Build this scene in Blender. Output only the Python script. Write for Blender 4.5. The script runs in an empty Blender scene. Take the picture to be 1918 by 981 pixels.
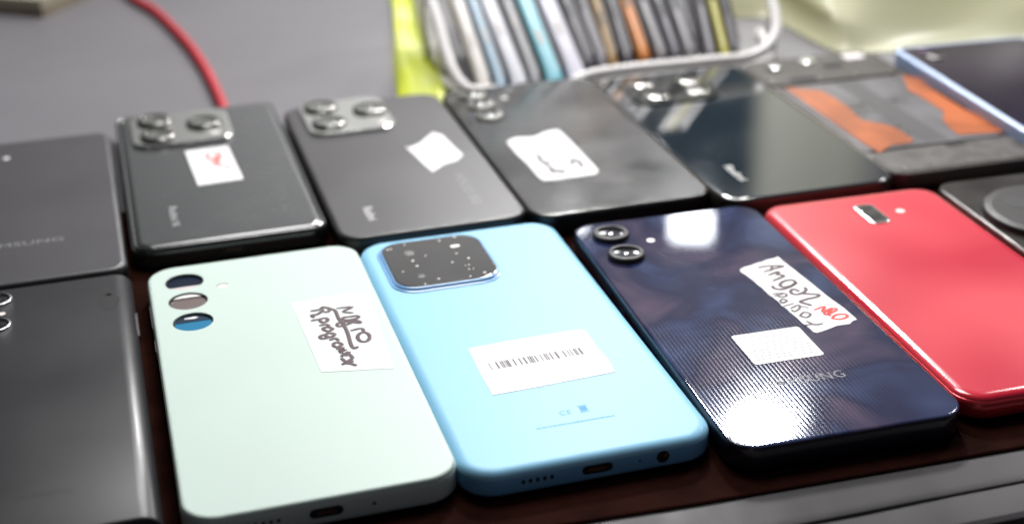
import bpy, math, random
from mathutils import Vector, Matrix
random.seed(4)
S = 0.001                      # lengths below are in millimetres
scene = bpy.context.scene
COL = scene.collection

# ------------------------------------------------------------------ camera
cam = bpy.data.cameras.new("camera"); cam_o = bpy.data.objects.new("camera", cam); COL.objects.link(cam_o)
cam.sensor_width = 36; cam.lens = 2699.0 / 1918 * 36
cam.clip_start = 0.01; cam.clip_end = 50
_f = Vector((0, 0.90485613, -0.42571748)); _r = Vector((0.99972716, -0.00994407, -0.02113598)); _u = Vector((0.02335838, 0.42560133, 0.90460925))
m3 = Matrix((_r, _u, -_f)).transposed()
cam_o.matrix_world = Matrix.Translation((0, 0, 0.2273544)) @ m3.to_4x4()
cam.dof.use_dof = True; cam.dof.focus_distance = 0.462; cam.dof.aperture_fstop = 7.0; cam.dof.aperture_blades = 0
scene.camera = cam_o
# ------------------------------------------------------------------ world: soft room light, brighter low down behind the stall
wd = bpy.data.worlds.new("World"); scene.world = wd; wd.use_nodes = True
nt = wd.node_tree; N = nt.nodes; Lk = nt.links
tc = N.new('ShaderNodeTexCoord'); sx = N.new('ShaderNodeSeparateXYZ'); Lk.new(tc.outputs['Generated'], sx.inputs[0])
cr = N.new('ShaderNodeValToRGB'); Lk.new(sx.outputs['Z'], cr.inputs[0])
e = cr.color_ramp.elements; e[0].position = 0.0; e[0].color = (.7, .69, .70, 1); e[1].position = 1.0; e[1].color = (.16, .16, .17, 1)
for p, c in ((.28, (.95, .94, .96)), (.40, (.80, .79, .80)), (.48, (.44, .43, .46)), (.62, (.14, .14, .17))):
    k = cr.color_ramp.elements.new(p); k.color = (*c, 1)
mr = N.new('ShaderNodeMapRange'); mr.interpolation_type = 'SMOOTHSTEP'; Lk.new(sx.outputs['X'], mr.inputs[0])
mr.inputs[1].default_value = -.42; mr.inputs[2].default_value = .0; mr.inputs[3].default_value = .06; mr.inputs[4].default_value = 1
my = N.new('ShaderNodeMapRange'); Lk.new(sx.outputs['Y'], my.inputs[0])
my.inputs[1].default_value = -.3; my.inputs[2].default_value = .4; my.inputs[3].default_value = .35; my.inputs[4].default_value = 1
mm = N.new('ShaderNodeMath'); mm.operation = 'MULTIPLY'; Lk.new(mr.outputs[0], mm.inputs[0]); Lk.new(my.outputs[0], mm.inputs[1])
m2 = N.new('ShaderNodeMath'); m2.operation = 'MULTIPLY'; m2.inputs[1].default_value = 1.25; Lk.new(mm.outputs[0], m2.inputs[0])
az = N.new('ShaderNodeMath'); az.operation = 'ARCTAN2'; Lk.new(sx.outputs['X'], az.inputs[0]); Lk.new(sx.outputs['Y'], az.inputs[1])
dk = N.new('ShaderNodeValToRGB'); Lk.new(az.outputs[0], dk.inputs[0]); dk.color_ramp.interpolation = 'EASE'
dk.color_ramp.elements[0].position = .02; dk.color_ramp.elements[0].color = (1, 1, 1, 1); dk.color_ramp.elements[1].position = .29; dk.color_ramp.elements[1].color = (.12, .10, .15, 1)
for p, c in ((.075, (.16, .165, .17)), (.13, (.05, .07, .09)), (.172, (.05, .075, .095)), (.190, (1, 1, .84)), (.235, (.8, .8, .66))):
    k = dk.color_ramp.elements.new(p); k.color = (*c, 1)
mx = N.new('ShaderNodeMix'); mx.data_type = 'RGBA'; mx.blend_type = 'MULTIPLY'; ef = N.new('ShaderNodeMapRange'); Lk.new(sx.outputs['Z'], ef.inputs[0]); ef.inputs[1].default_value = .46; ef.inputs[2].default_value = .37; Lk.new(ef.outputs[0], mx.inputs[0]); Lk.new(cr.outputs[0], mx.inputs[6]); Lk.new(dk.outputs[0], mx.inputs[7])
bg = N['Background']; Lk.new(mx.outputs[2], bg.inputs[0]); Lk.new(m2.outputs[0], bg.inputs[1])
# ------------------------------------------------------------------ lamps
def area(name, loc, target, sx_, sy_, power, color=(1, 1, 1), spin=0.0, shape='RECTANGLE'):
    d = bpy.data.lights.new(name, 'AREA'); d.shape = shape; d.size = sx_; d.size_y = sy_; d.energy = power; d.color = color
    o = bpy.data.objects.new(name, d); COL.objects.link(o); o.location = loc
    dirv = Vector(target) - Vector(loc); o.rotation_euler = (dirv.to_track_quat('-Z', 'Y').to_matrix() @ Matrix.Rotation(spin, 3, 'Z')).to_euler()
    return o
def polar(px, py, az, el, d):
    a, b = math.radians(az), math.radians(el)
    return (px * S + d * math.cos(b) * math.sin(a), py * S + d * math.cos(b) * math.cos(a), d * math.sin(b))
area("back_lamp", polar(74, 367, 11.0, 31.6, 2.0), (0.03, .42, 0), .095, .07, 6.0, (1, .98, .96), shape='ELLIPSE')
area('right_lamp', polar(30, 480, 38, 37, 1.6), (0.03, .48, 0), .22, .22, 7.0, (1, .985, .97), shape='ELLIPSE')
area('added_rear_key', polar(30, 480, 3, 37.5, 2.0), (0.10, .45, 0), .18, .18, 1.65, (1, .985, .97), shape='ELLIPSE').data.spread = math.radians(36)  # added unseen key, set above the angles the phone backs mirror
area("strip_lamp", polar(69, 514, 7.8, 23.7, 3.2), (0.05, .45, 0), .10, .075, .9, (.93, .96, 1), spin=math.radians(0))
area("side_strip_lamp", polar(27, 511, 2.5, 23.6, 3.2), (0.05, .45, 0), .07, .035, .35, (.95, .97, 1))
area("added_overhead_fill", (-0.03, .84, .75), (0.02, .84, 0), .35, .35, 8.5, (1, .99, .98))  # added unseen fill to brighten the rack and the bags
scene.view_settings.view_transform = 'Standard'; scene.view_settings.look = 'None'
scene.view_settings.exposure = -0.32; scene.view_settings.gamma = 1.0
scene.cycles.max_bounces = 6
scene.cycles.use_denoising = True

# ------------------------------------------------------------------ materials
def srgb(r, g, b):
    f = lambda c: (c / 255 / 12.92) if c / 255 <= .04045 else ((c / 255 + .055) / 1.055) ** 2.4
    return (f(r), f(g), f(b))
MATS = {}
def mat(name, col, rough=.4, metal=0., spec=.5, coat=0., coat_rough=.05, var=0., var_scale=40, rvar=0., rscale=60, bump=0., bscale=400,
        col2=None, trans=0., lucent=0., alpha=1., stretch=(1, 1, 1), detail=4., sheen=0.):
    if name in MATS: return MATS[name]
    m = bpy.data.materials.new(name); m.use_nodes = True; MATS[name] = m
    t = m.node_tree; n = t.nodes; l = t.links; b = n['Principled BSDF']
    b.inputs['Base Color'].default_value = (*col, 1); b.inputs['Roughness'].default_value = rough
    b.inputs['Metallic'].default_value = metal; b.inputs['Specular IOR Level'].default_value = spec
    b.inputs['Coat Weight'].default_value = coat; b.inputs['Coat Roughness'].default_value = coat_rough
    b.inputs['Transmission Weight'].default_value = trans
    co = n.new('ShaderNodeTexCoord'); mp = n.new('ShaderNodeMapping'); l.new(co.outputs['Object'], mp.inputs[0]); mp.inputs['Scale'].default_value = stretch
    def noise(sc, det=4.):
        x = n.new('ShaderNodeTexNoise'); x.inputs['Scale'].default_value = sc; x.inputs['Detail'].default_value = det; l.new(mp.outputs[0], x.inputs[0]); return x
    if var or col2:
        x = noise(var_scale, detail); r = n.new('ShaderNodeValToRGB'); l.new(x.outputs['Fac'], r.inputs[0])
        a = col2 if col2 else tuple(c * (1 - var) for c in col)
        r.color_ramp.elements[0].position = .36; r.color_ramp.elements[0].color = (*a, 1)
        r.color_ramp.elements[1].position = .64; r.color_ramp.elements[1].color = (*col, 1)
        l.new(r.outputs[0], b.inputs['Base Color'])
    if rvar:
        x = noise(rscale, 5); r = n.new('ShaderNodeMapRange'); l.new(x.outputs['Fac'], r.inputs[0])
        r.inputs[1].default_value = .35; r.inputs[2].default_value = .65; r.inputs[3].default_value = max(.02, rough - rvar); r.inputs[4].default_value = rough + rvar
        l.new(r.outputs[0], b.inputs['Roughness'])
    if lucent:
        tr_ = n.new('ShaderNodeBsdfTranslucent'); tr_.inputs[0].default_value = (*col, 1); ms = n.new('ShaderNodeMixShader'); ms.inputs[0].default_value = lucent
        l.new(b.outputs[0], ms.inputs[1]); l.new(tr_.outputs[0], ms.inputs[2]); l.new(ms.outputs[0], n['Material Output'].inputs[0])
    if bump:
        x = noise(bscale, 3); q = n.new('ShaderNodeBump'); q.inputs['Strength'].default_value = bump; q.inputs['Distance'].default_value = .0004
        l.new(x.outputs['Fac'], q.inputs['Height']); l.new(q.outputs[0], b.inputs['Normal'])
    return m

# ------------------------------------------------------------------ mesh helpers
def rrect(w, l, r, n=10, cx=0, cy=0):
    r = max(min(r, w / 2 - .01, l / 2 - .01), .02); p = []
    for sx_, sy_, a0 in ((1, 1, 0), (-1, 1, 90), (-1, -1, 180), (1, -1, 270)):
        for k in range(n + 1):
            a = math.radians(a0 + 90 * k / n)
            p.append((cx + sx_ * (w / 2 - r) + r * math.cos(a), cy + sy_ * (l / 2 - r) + r * math.sin(a)))
    return p
def circle(cx, cy, r, n=40): return [(cx + r * math.cos(2 * math.pi * k / n), cy + r * math.sin(2 * math.pi * k / n)) for k in range(n)]
def loft(rings, bottom=True, top=True):
    v = [q for r in rings for q in r]; n = len(rings[0]); f = []
    for i in range(len(rings) - 1):
        for k in range(n):
            f.append((i * n + k, i * n + (k + 1) % n, (i + 1) * n + (k + 1) % n, (i + 1) * n + k))
    if bottom: f.append(tuple(reversed(range(n))))
    if top: f.append(tuple(range((len(rings) - 1) * n, len(rings) * n)))
    return v, f
def slab(w, l, r, prof, n=10, cx=0, cy=0, bottom=True, top=True):
    """rounded rectangle lofted through (inset, height) pairs"""
    prof = list(prof)
    if top: prof.append((prof[-1][0] + .12, prof[-1][1]))          # a flat rim keeps the shading of the cap level
    return loft([[(x, y, z) for x, y in rrect(w - 2 * i, l - 2 * i, r - i, n, cx, cy)] for i, z in prof], bottom, top)
def disc(cx, cy, prof, n=40, bottom=True, top=True):
    prof = list(prof)
    if top: prof.append((prof[-1][0] * .94, prof[-1][1]))
    return loft([[(x, y, z) for x, y in circle(cx, cy, r, n)] for r, z in prof], bottom, top)
def prism(poly, z0, z1, ins=0.0):
    a = 0
    for i in range(len(poly)):
        x0, y0 = poly[i]; x1, y1 = poly[(i + 1) % len(poly)]; a += x0 * y1 - x1 * y0
    if a < 0: poly = poly[::-1]
    return loft([[(x, y, z0) for x, y in poly], [(x, y, z1) for x, y in poly]])
def box(x0, x1, y0, y1, z0, z1):
    return loft([[(x0, y0, z), (x1, y0, z), (x1, y1, z), (x0, y1, z)] for z in (z0, z1)])
def spline(pts, sub=4):
    if len(pts) < 3: return [Vector(p) for p in pts]
    P = [Vector(p) for p in pts]; P = [P[0] * 2 - P[1]] + P + [P[-1] * 2 - P[-2]]; out = []
    for i in range(1, len(P) - 2):
        for k in range(sub):
            t = k / sub
            out.append(.5 * ((2 * P[i]) + (-P[i - 1] + P[i + 1]) * t + (2 * P[i - 1] - 5 * P[i] + 4 * P[i + 1] - P[i + 2]) * t * t + (-P[i - 1] + 3 * P[i] - 3 * P[i + 1] + P[i + 2]) * t ** 3))
    out.append(P[-2]); return out
def tube(pts, r, n=8, flat=1.0, sub=4, cap=True):
    P = spline(pts, sub) if sub else [Vector(p) for p in pts]
    rings = []; up = Vector((0, 0, 1))
    for i, p in enumerate(P):
        t = (P[min(i + 1, len(P) - 1)] - P[max(i - 1, 0)])
        if t.length < 1e-9: t = Vector((1, 0, 0))
        t.normalize(); ref = up if abs(t.z) < .95 else Vector((0, 1, 0))
        s = t.cross(ref).normalized(); u = s.cross(t).normalized()
        k_ = 1.0 if not cap else (0.75 if i in (0, len(P) - 1) else 1)
        rings.append([tuple(p + s * math.cos(-2 * math.pi * k / n) * r * k_ + u * math.sin(-2 * math.pi * k / n) * r * flat * k_) for k in range(n)])
    return loft(rings)
def strokes(lines, z, r=.45, flat=.16):
    return [tube([(x, y, z + .01 * (i % 5)) for x, y in ln], r, 6, flat, 3) for i, ln in enumerate(lines)]
def obj(name, geoms, m, parent=None, smooth=38, loc=None, rotz=0):
    if isinstance(geoms, tuple): geoms = [geoms]
    v = []; f = []
    for gv, gf in geoms:
        o = len(v); v += [(x * S, y * S, z * S) for x, y, z in gv]; f += [tuple(i + o for i in q) for q in gf]
    me = bpy.data.meshes.new(name); me.from_pydata(v, [], f); me.update()
    if smooth:
        me.polygons.foreach_set('use_smooth', [True] * len(me.polygons)); me.set_sharp_from_angle(angle=math.radians(smooth))
    if m: me.materials.append(m)
    ob = bpy.data.objects.new(name, me); COL.objects.link(ob)
    if parent: ob.parent = parent
    if loc: ob.location = [c * S for c in loc]
    if rotz: ob.rotation_euler = (0, 0, rotz)
    return ob
def text(name, s, size, m, parent, x, y, z, rot=0, stretch=1.0, spacing=1.0):
    c = bpy.data.curves.new('t', 'FONT'); c.body = s; c.size = size * S; c.align_x = 'CENTER'; c.align_y = 'CENTER'; c.extrude = .00002; c.space_character = spacing
    t = bpy.data.objects.new('t', c); COL.objects.link(t); dg = bpy.context.evaluated_depsgraph_get()
    me = bpy.data.meshes.new_from_object(t.evaluated_get(dg)); bpy.data.objects.remove(t); me.name = name
    R_ = Matrix.Translation((x * S, y * S, z * S)) @ Matrix.Rotation(math.radians(rot), 4, 'Z') @ Matrix.Scale(stretch, 4, (1, 0, 0)); me.transform(R_)
    me.materials.clear(); me.materials.append(m)
    o = bpy.data.objects.new(name, me); COL.objects.link(o); o.parent = parent; return o
def cut(ob, geoms, m=None):
    """carve the given solids out of ob and keep only the result"""
    c = obj('cut', geoms, m, None, 0); c.parent = ob.parent
    bpy.context.view_layer.update()
    md = ob.modifiers.new('b', 'BOOLEAN'); md.object = c; md.operation = 'DIFFERENCE'; md.solver = 'EXACT'
    dg = bpy.context.evaluated_depsgraph_get(); me = bpy.data.meshes.new_from_object(ob.evaluated_get(dg))
    ob.modifiers.clear(); ob.data = me; bpy.data.objects.remove(c)
def tag(o, label, cat, group=None, kind=None):
    o['label'] = label; o['category'] = cat
    if group: o['group'] = group
    if kind: o['kind'] = kind
    return o
def phone(pose, t, label, top=0.0, tilt=(0, 0)):
    cx, cy, th = pose[:3]
    o = bpy.data.objects.new('smartphone', None); COL.objects.link(o); o.empty_display_size = .01
    o.location = (cx * S, cy * S, (top - t) * S); o.rotation_euler = (tilt[0], tilt[1], th)
    return tag(o, label, 'smartphone', 'phones laid out in two rows on the stall')

M_black = mat('black_plastic', (.012, .012, .013), .35)
M_hole = mat('painted_recess', (.004, .004, .005), .8)  # near-black caps paint the shade inside ports and holes
M_screen = mat('screen_glass', (.005, .005, .006), .1)
M_paper = mat('sticker_paper', (.86, .85, .86), .6, spec=.12, var=.05, var_scale=300)
M_ink = mat('marker_ink', (.14, .105, .115), .6, spec=.12)
M_inkred = mat('red_marker_ink', (.70, .08, .07), .6, spec=.12)
M_glass = mat('lens_glass', (.006, .007, .01), .06, coat=1, coat_rough=.03)
M_metal = mat('polished_metal', (.55, .56, .55), .2, 1.0)
M_flash = mat('flash_diffuser', (.85, .82, .76), .3)
M_print = mat('pale_print', (.45, .45, .46), .5)

def port(parent, x, w, h, t, name='charging_port', l=164, m=None, inner=True):
    zc = t / 2
    pr = [[(x + a, y, zc + b) for a, b in rrect(w, h, h / 2, 6)] for y in (-l / 2 + .3, -l / 2 - .06)]
    o = obj(name, loft(pr), m or M_hole, parent)
    if inner:
        obj('connector_tongue', box(x - w * .28, x + w * .28, -l / 2 - .10, -l / 2 + .2, zc - h * .13, zc + h * .10), M_metal, o)
    return o

# =================================================================== the setting
M_table = mat('stall_top_laminate', (.185, .178, .192), .42, spec=.25, var=.06, var_scale=9, rvar=.05, rscale=30, bump=.06, bscale=900)
FD = Vector((math.cos(.268), math.sin(.268))); FN = Vector((-FD.y, FD.x))       # direction of the stall's front edge
def fp(a, b): q = Vector((128, 329.8)) + FD * a + FN * b; return (q.x, q.y)
def tsheet(b0, b1, z0, z1, a0=-900, a1=900):
    return loft([[(*fp(a0, b0), z), (*fp(a1, b0), z), (*fp(a1, b1), z), (*fp(a0, b1), z)] for z in (z0, z1)])
top = obj('table_top', [tsheet(31.2, 1700, -30, -10)], M_table, smooth=0); top['kind'] = 'structure'
M_trim = mat('worn_shaded_trim', (.14, .135, .14), .5, spec=.05, var=.55, var_scale=11, rvar=.12, rscale=40, bump=.12, bscale=120, stretch=(1, .35, 1))  # scuffs, plus the navy phone's shadow painted in as darker mottling
E_ = [fp(a, 0) for a in range(-900, 901, 60)]
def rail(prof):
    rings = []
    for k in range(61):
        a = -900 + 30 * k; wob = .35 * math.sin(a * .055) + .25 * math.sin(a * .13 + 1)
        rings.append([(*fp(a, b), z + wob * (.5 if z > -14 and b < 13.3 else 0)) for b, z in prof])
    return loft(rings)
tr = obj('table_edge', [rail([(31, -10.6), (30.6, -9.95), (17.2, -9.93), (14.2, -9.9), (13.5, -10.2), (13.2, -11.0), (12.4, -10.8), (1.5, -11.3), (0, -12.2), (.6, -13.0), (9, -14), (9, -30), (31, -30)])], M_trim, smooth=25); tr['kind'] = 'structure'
fl = obj('floor', [tsheet(-2500, 2500, -760, -750, -2500, 2500)], mat('dark_floor', (.006, .006, .006), .7), smooth=0); fl['kind'] = 'structure'
# dark red mat under the two rows
q = lambda a, b: fp(a, b)
M_mat = mat('dark_red_mat', (.020, .006, .004), .8, spec=.01, var=.45, var_scale=60, bump=.25, bscale=700)
def matpoly(ins): return [q(-470 + ins, 46 + ins), q(-108, 31.4 + ins), q(-70, 29.6 + ins), q(170 - ins, 24.5 + ins), q(170 - ins, 300), q(-470 + ins, 300)]
mo = obj('display_mat', loft([[(x, y, z) for x, y in matpoly(i)] for i, z in ((0, -9.91), (0, -9.2), (.5, -8.9))]), M_mat, smooth=20)
tag(mo, 'thin dark red mat lying under the two rows of phones', 'mat')

# =================================================================== front row
# ---- pale mint phone
def green():
    w, l = 78.46834330934294, 167.40933152919598; t = 8.7
    o = phone([-75.5288,413.4281,0.2756,78.4683,167.4093], t, 'pale mint green phone with three round camera openings and a handwritten white label')
    Mg = mat('mint_plastic', (.59, .71, .655), .42, spec=.12, var=.03, var_scale=15); Mf = mat('mint_frame', (.50, .60, .56), .35)
    obj('screen', slab(w - 1.6, l - 1.6, 9, [(0, 0), (0, .35)]), M_screen, o)
    fr = obj('frame', slab(w, l, 10.5, [(.7, .3), (.15, .8), (0, 1.6), (0, t - 2.2), (.1, t - 1.6), (.3, t - 1.25)]), Mf, o)
    pn = obj('back_panel', slab(w, l, 10.5, [(.35, t - 1.2), (.38, t - .8), (.6, t - .35), (1.0, t - .08), (1.5, t)]), Mg, o)
    cs = [(-26.1, 69.0), (-26.1, 52.9), (-25.8, 36.2)]
    cut(pn, [disc(x, y, [(6.9, t - 2), (6.9, t + 1)]) for x, y in cs])
    cm = [mat('navy_lens_glass', (.003, .010, .028), .3, spec=.15), mat('brown_film', (.17, .13, .125), .28, coat=.6), mat('blue_film', (.01, .19, .36), .3, spec=.3)]
    for (x, y), m in zip(cs, cm):
        c = obj('camera_lens', disc(x, y, [(6.85, t - 1.19), (6.85, t - .95)]), m, o)
        obj('lens_ring', [tube([(x + 6.55 * math.cos(a * math.pi / 18), y + 6.55 * math.sin(a * math.pi / 18), t - .75) for a in range(37)], .28, 6, sub=0)], mat('dark_chrome', (.06, .06, .07), .25, .8), c)
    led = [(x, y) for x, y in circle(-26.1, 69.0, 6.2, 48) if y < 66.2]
    c0 = obj('lens_ledge_and_glint', prism(led, t - .94, t - .5), mat('ledge_plastic', (.62, .58, .57), .45), bpy.data.objects['camera_lens'])
    obj('lens_ledge_and_glint', prism([(x, y) for x, y in circle(-26.1, 52.9, 6.2, 48) if y > 56.0], t - .94, t - .55), mat('painted_glint', (.85, .84, .82), .3), [c for c in o.children if c.name.startswith('camera_lens')][1])  # pale crescent: a glass reflection painted as a solid piece
    c3 = [c for c in o.children if c.name.startswith('camera_lens')][2]
    obj('painted_hole_shade', prism([(x, y) for x, y in circle(-25.8, 36.2, 6.2, 48) if y > 37.6], t - .94, t - .8), mat('navy_shade', (.01, .03, .06), .25), c3)  # dark crescent paints the shade in the depth of the hole
    obj('lens_glint', prism([(-28.6, 40.2), (-25.2, 39.6), (-23.6, 40.5), (-25, 41.4), (-28.4, 41.0)], t - .8, t - .74), mat('painted_glint', (.85, .84, .82), .3), c3)  # pale sliver paints a glint on the lens
    fx, fy = -13.1, 61.2
    fl_ = obj('flash', disc(fx, fy, [(1.9, t - .3), (1.9, t + .03), (1.6, t + .05)], 24), M_flash, o)
    obj('flash_ring', tube([(fx + 2.0 * math.cos(a * math.pi / 12), fy + 2.0 * math.sin(a * math.pi / 12), t) for a in range(1, 12)], .28, 6, .4, sub=0), M_black, fl_)
    port(o, -.3, 9.6, 3.1, t, l=l)
    obj('microphone_hole', loft([[(13.2 + a, y, t / 2 + b) for a, b in circle(0, 0, .55, 16)] for y in (-l / 2 + .2, -l / 2 - .04)]), M_hole, o)
    obj('speaker_grille', [loft([[(-22 + 2.1 * k + a, y, t / 2 + b) for a, b in circle(0, 0, .6, 12)] for y in (-l / 2 + .2, -l / 2 - .04)]) for k in range(5)], M_hole, o)
    for y0, y1 in ((42, 60), (24, 33)):
        obj('side_button', slab(1.1, y1 - y0, .5, [(0, t / 2 - 1), (0, t / 2 + 1)], 4, -w / 2 + .25, (y0 + y1) / 2), mat('silver_button', (.6, .62, .6), .25, .6), o)
    zs = t + .1
    st = obj('sticker', prism([[8.4,39.08],[29.64,40.76],[35.65,36.91],[33.11,-18.21],[10.42,-13.17]], t + .01, zs), mat('semi_clear_label', (.74, .80, .78), .5, spec=.1), o)
    W_ = [[[22.88,29.78],[28.46,29.07],[24.65,26.58],[27.95,24.52]],[[25.28,22.16],[28.82,21.89],[28.77,20.36],[26.53,19.73],[23.59,20.41],[23.88,22.01],[25.28,22.16]],[[24.52,19.87],[28.04,18.68],[23.29,18.76]],[[23.86,16.29],[27.97,18.32],[29.06,16.05]],[[24.57,18.33],[28.89,16.03]],[[24.54,11.78],[28.34,12.29],[28.69,9.79]],[[18.03,30.63],[18.51,32.45],[20.6,30.55],[22.22,28.03],[22.31,21.77],[23.19,15.38],[23.26,9.4],[22.86,1.9],[23.47,-0.95],[24.87,0.0]],[[20.74,17.72],[22.27,18.72],[23.45,16.81],[21.44,15.97],[20.74,17.72]],[[13.91,30.68],[17.18,30.68],[18.24,31.9],[20.34,31.03],[20.05,28.37],[18.14,28.23]],[[18.43,29.94],[15.95,27.41],[13.89,27.33],[14.3,25.25]],[[12.89,23.27],[15.3,23.53],[18.22,23.69],[18.36,21.57],[16.52,20.67],[15.74,23.07]],[[15.02,18.75],[17.58,18.94],[18.2,16.69]],[[15.64,16.43],[17.56,16.91],[19.06,14.9],[17.04,13.86],[15.61,16.29]],[[19.3,11.47],[16.78,12.32],[15.97,10.53],[17.61,9.46],[19.36,11.08]],[[16.93,9.33],[14.4,9.08],[14.06,11.03],[15.69,11.8]],[[16.57,7.26],[18.68,8.01],[19.47,5.92]],[[17.03,4.22],[18.82,5.05],[20.01,2.86],[17.91,1.77],[16.97,3.88]],[[17.65,0.3],[20.01,0.71],[18.51,-1.27],[20.54,-0.89],[18.33,-2.26],[19.47,-2.29]],[[18.26,-5.38],[20.27,-3.26],[21.67,-7.08],[19.25,-8.82],[18.12,-6.17]],[[20.27,-3.26],[21.31,-2.91],[19.9,-5.24]],[[17.62,-10.67],[19.66,-9.17],[21.67,-9.63]],[[18.71,-10.01],[20.49,-10.81],[21.91,-12.65]]]
    W_ += [[[29.86,5.19],[28.99,3.23],[27.62,2.51],[26.4,3.34],[25.88,5.36],[26.33,7.62],[27.53,9.05],[28.92,8.98],[29.84,7.42],[29.85,5.13]]]
    obj('handwriting', strokes(W_, zs + .05, .72), M_ink, st)
    return o
green()

# ---- light blue phone
def blue():
    w, l = 77.78685237322797, 168.11999188503773; t = 8.4
    o = phone([0.1558,431.772,0.2724,77.7869,168.12], t, 'light blue phone with square black camera plate and a white barcode sticker')
    Mb = mat('sky_blue_plastic', (.29, .60, .83), .42, spec=.12, var=.02, var_scale=12); Mf = mat('sky_blue_frame', (.16, .42, .70), .38)
    obj('screen', slab(w - 2, l - 2, 9, [(0, 0), (0, .35)]), M_screen, o)
    obj('frame', slab(w, l, 11, [(1.0, .3), (.3, .8), (0, 1.8), (0, t - 3.2), (.12, t - 2.3)], top=False), Mf, o)
    obj('back_panel', slab(w, l, 11, [(.12, t - 2.3), (.4, t - 1.5), (.95, t - .8), (1.7, t - .3), (2.6, t - .05), (3.4, t)], bottom=False), Mb, o)
    Ma = mat('blue_island', (.27, .52, .86), .25, coat=.5)
    cx, cy, a, b = -12.5, 56.9, 41.5, 43
    isl = obj('camera_island', slab(a, b, 9.5, [(0, t - .2), (.15, t + .3), (.7, t + .5), (1.1, t + .55), (1.3, t + 1.2), (1.7, t + 1.45)], 12, cx, cy), Ma, o)
    gl = obj('camera_plate', slab(a - 3.6, b - 3.6, 7.8, [(0, t + 1.3), (.1, t + 1.6), (.4, t + 1.68)], 12, cx, cy), mat('smoked_plate', (.02, .019, .016), .09, rvar=.03, coat=1, coat_rough=.06), isl)
    D = [[-27.34,71.84],[-21.64,74.19],[-8.26,73.59],[-1.96,75.04],[-28.6,71.49],[-4.78,60.07],[-8.09,53.12],[-1.62,54.67],[-16.23,61.91],[-21.77,59.03],[-21.22,54.09],[-27.21,51.0],[-16.15,41.08],[-21.73,38.59],[-4.84,39.39],[0.92,40.89],[-4.22,48.84],[-2.82,49.1],[-3.79,45.39],[-2.18,45.43]]
    sz = [.45, .4, .45, .5, .5, .45, .45, .5, .4, .55, .5, .4, .5, .4, .35, .45, .25, .3, .35, .25]
    obj('sparkle_print', [disc(x, y, [(r, t + 1.69), (r * .8, t + 1.72)], 10) for (x, y), r in zip(D, sz)], mat('pale_specks', (.75, .72, .65), .4), gl)
    for (x, y), r, m in zip([[-3.74,66.68],[-21.65,66.27],[-21.56,45.48]], (1.7, 1.7, 1.3), (mat('painted_plate_glint', (.95, .93, .88), .3), mat('dim_lens', (.11, .11, .10), .25, coat=1), mat('dim_lens2', (.06, .062, .06), .25, coat=1))):
        obj('flash' if r == 1.7 and m.name == 'painted_plate_glint' else 'camera_lens', slab(r * 2.2, r * 1.2 if m.name == 'painted_plate_glint' else r * 2.2, r * .6 if m.name == 'painted_plate_glint' else r, [(0, t + 1.66), (.1, t + 1.72)], 6, x, y), m, gl)  # the flash here is a pale patch painting a glint on the plate
    zs = t + .12
    st = obj('sticker', prism([[-18.65,-10.01],[-3.19,-9.04],[20.35,-8.85],[21.98,-10.3],[22.09,-16.14],[21.92,-22.64],[22.29,-27.47],[22.69,-30.97],[21.9,-39.77],[15.39,-40.19],[7.3,-40.55],[-4.76,-41.29],[-19.02,-41.61],[-18.99,-36.6],[-19.14,-27.0]], t + .01, zs), M_paper, o)
    (ax, ay), (bx, by), (dx, dy) = [[-15.32,-21.73],[17.47,-21.09],[-15.16,-26.23]]
    bars = [(195, 7), (250, 14), (286, 9), (300, 12), (320, 7), (333, 12), (347, 13), (392, 12), (440, 12), (478, 15), (515, 10), (530, 14), (549, 9), (572, 11), (618, 8), (650, 12), (668, 10), (697, 12), (742, 18), (807, 12), (845, 8), (868, 8), (898, 12), (914, 9), (940, 18)]
    g = []
    for x0, wd_ in bars:
        f0 = (x0 - 190) / 800; f1 = (x0 + wd_ - 190) / 800
        p0 = (ax + (bx - ax) * f0, ay + (by - ay) * f0); p1 = (ax + (bx - ax) * f1, ay + (by - ay) * f1)
        g.append(prism([p0, p1, (p1[0] + dx - ax, p1[1] + dy - ay), (p0[0] + dx - ax, p0[1] + dy - ay)], zs - .01, zs + .02))
    obj('barcode', g, mat('barcode_ink', (.17, .16, .17), .6, spec=.12), st, 0)
    Mp = mat('faint_blue_print', (.215, .47, .74), .6, spec=.0)
    g = []
    (x0, y0), (x1, y1) = [[-11.89,-64.54],[13.04,-64.47]]
    rnd = random.Random(2); f = 0
    while f < 1:
        L_ = rnd.uniform(.02, .06); xa = x0 + (x1 - x0) * f; xb = x0 + (x1 - x0) * min(1, f + L_); yy = y0 + (y1 - y0) * f
        g.append(box(xa, xb, yy - .35, yy + .35, t, t + .02)); f += L_ + .012
    obj('fine_print', g, Mp, o, 0)
    (cx_, cy_), (ex, ey) = [[5.14,-57.47],[0.16,-58.64]]
    g = [box(cx_ - 1.2, cx_ + 1.2, cy_ - 1.5, cy_ + 1.0, t, t + .02), box(cx_ - 1.6, cx_ + 1.6, cy_ + 1.25, cy_ + 1.7, t, t + .02), box(cx_ - 1.6, cx_ + 1.6, cy_ - 2.4, cy_ - 1.9, t, t + .02)]
    obj('disposal_symbol', g, Mp, o, 0)
    text('certification_mark', 'CE', 3.4, Mp, o, ex - 1, ey + .2, t + .01)
    port(o, .6, 9.4, 2.9, t, l=l)
    for k in range(5):
        x = -21.8 + 2.15 * k
        obj('speaker_hole', loft([[(x + a, y, t / 2 + b_) for a, b_ in rrect(1.1, 1.5, .5, 5)] for y in (-l / 2 + .2, -l / 2 - .05)]), M_hole, o)
    obj('microphone_hole', loft([[(13.6 + a, y, t / 2 + b_) for a, b_ in circle(0, 0, .35, 12)] for y in (-l / 2 + .2, -l / 2 - .05)]), M_hole, o)
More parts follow.
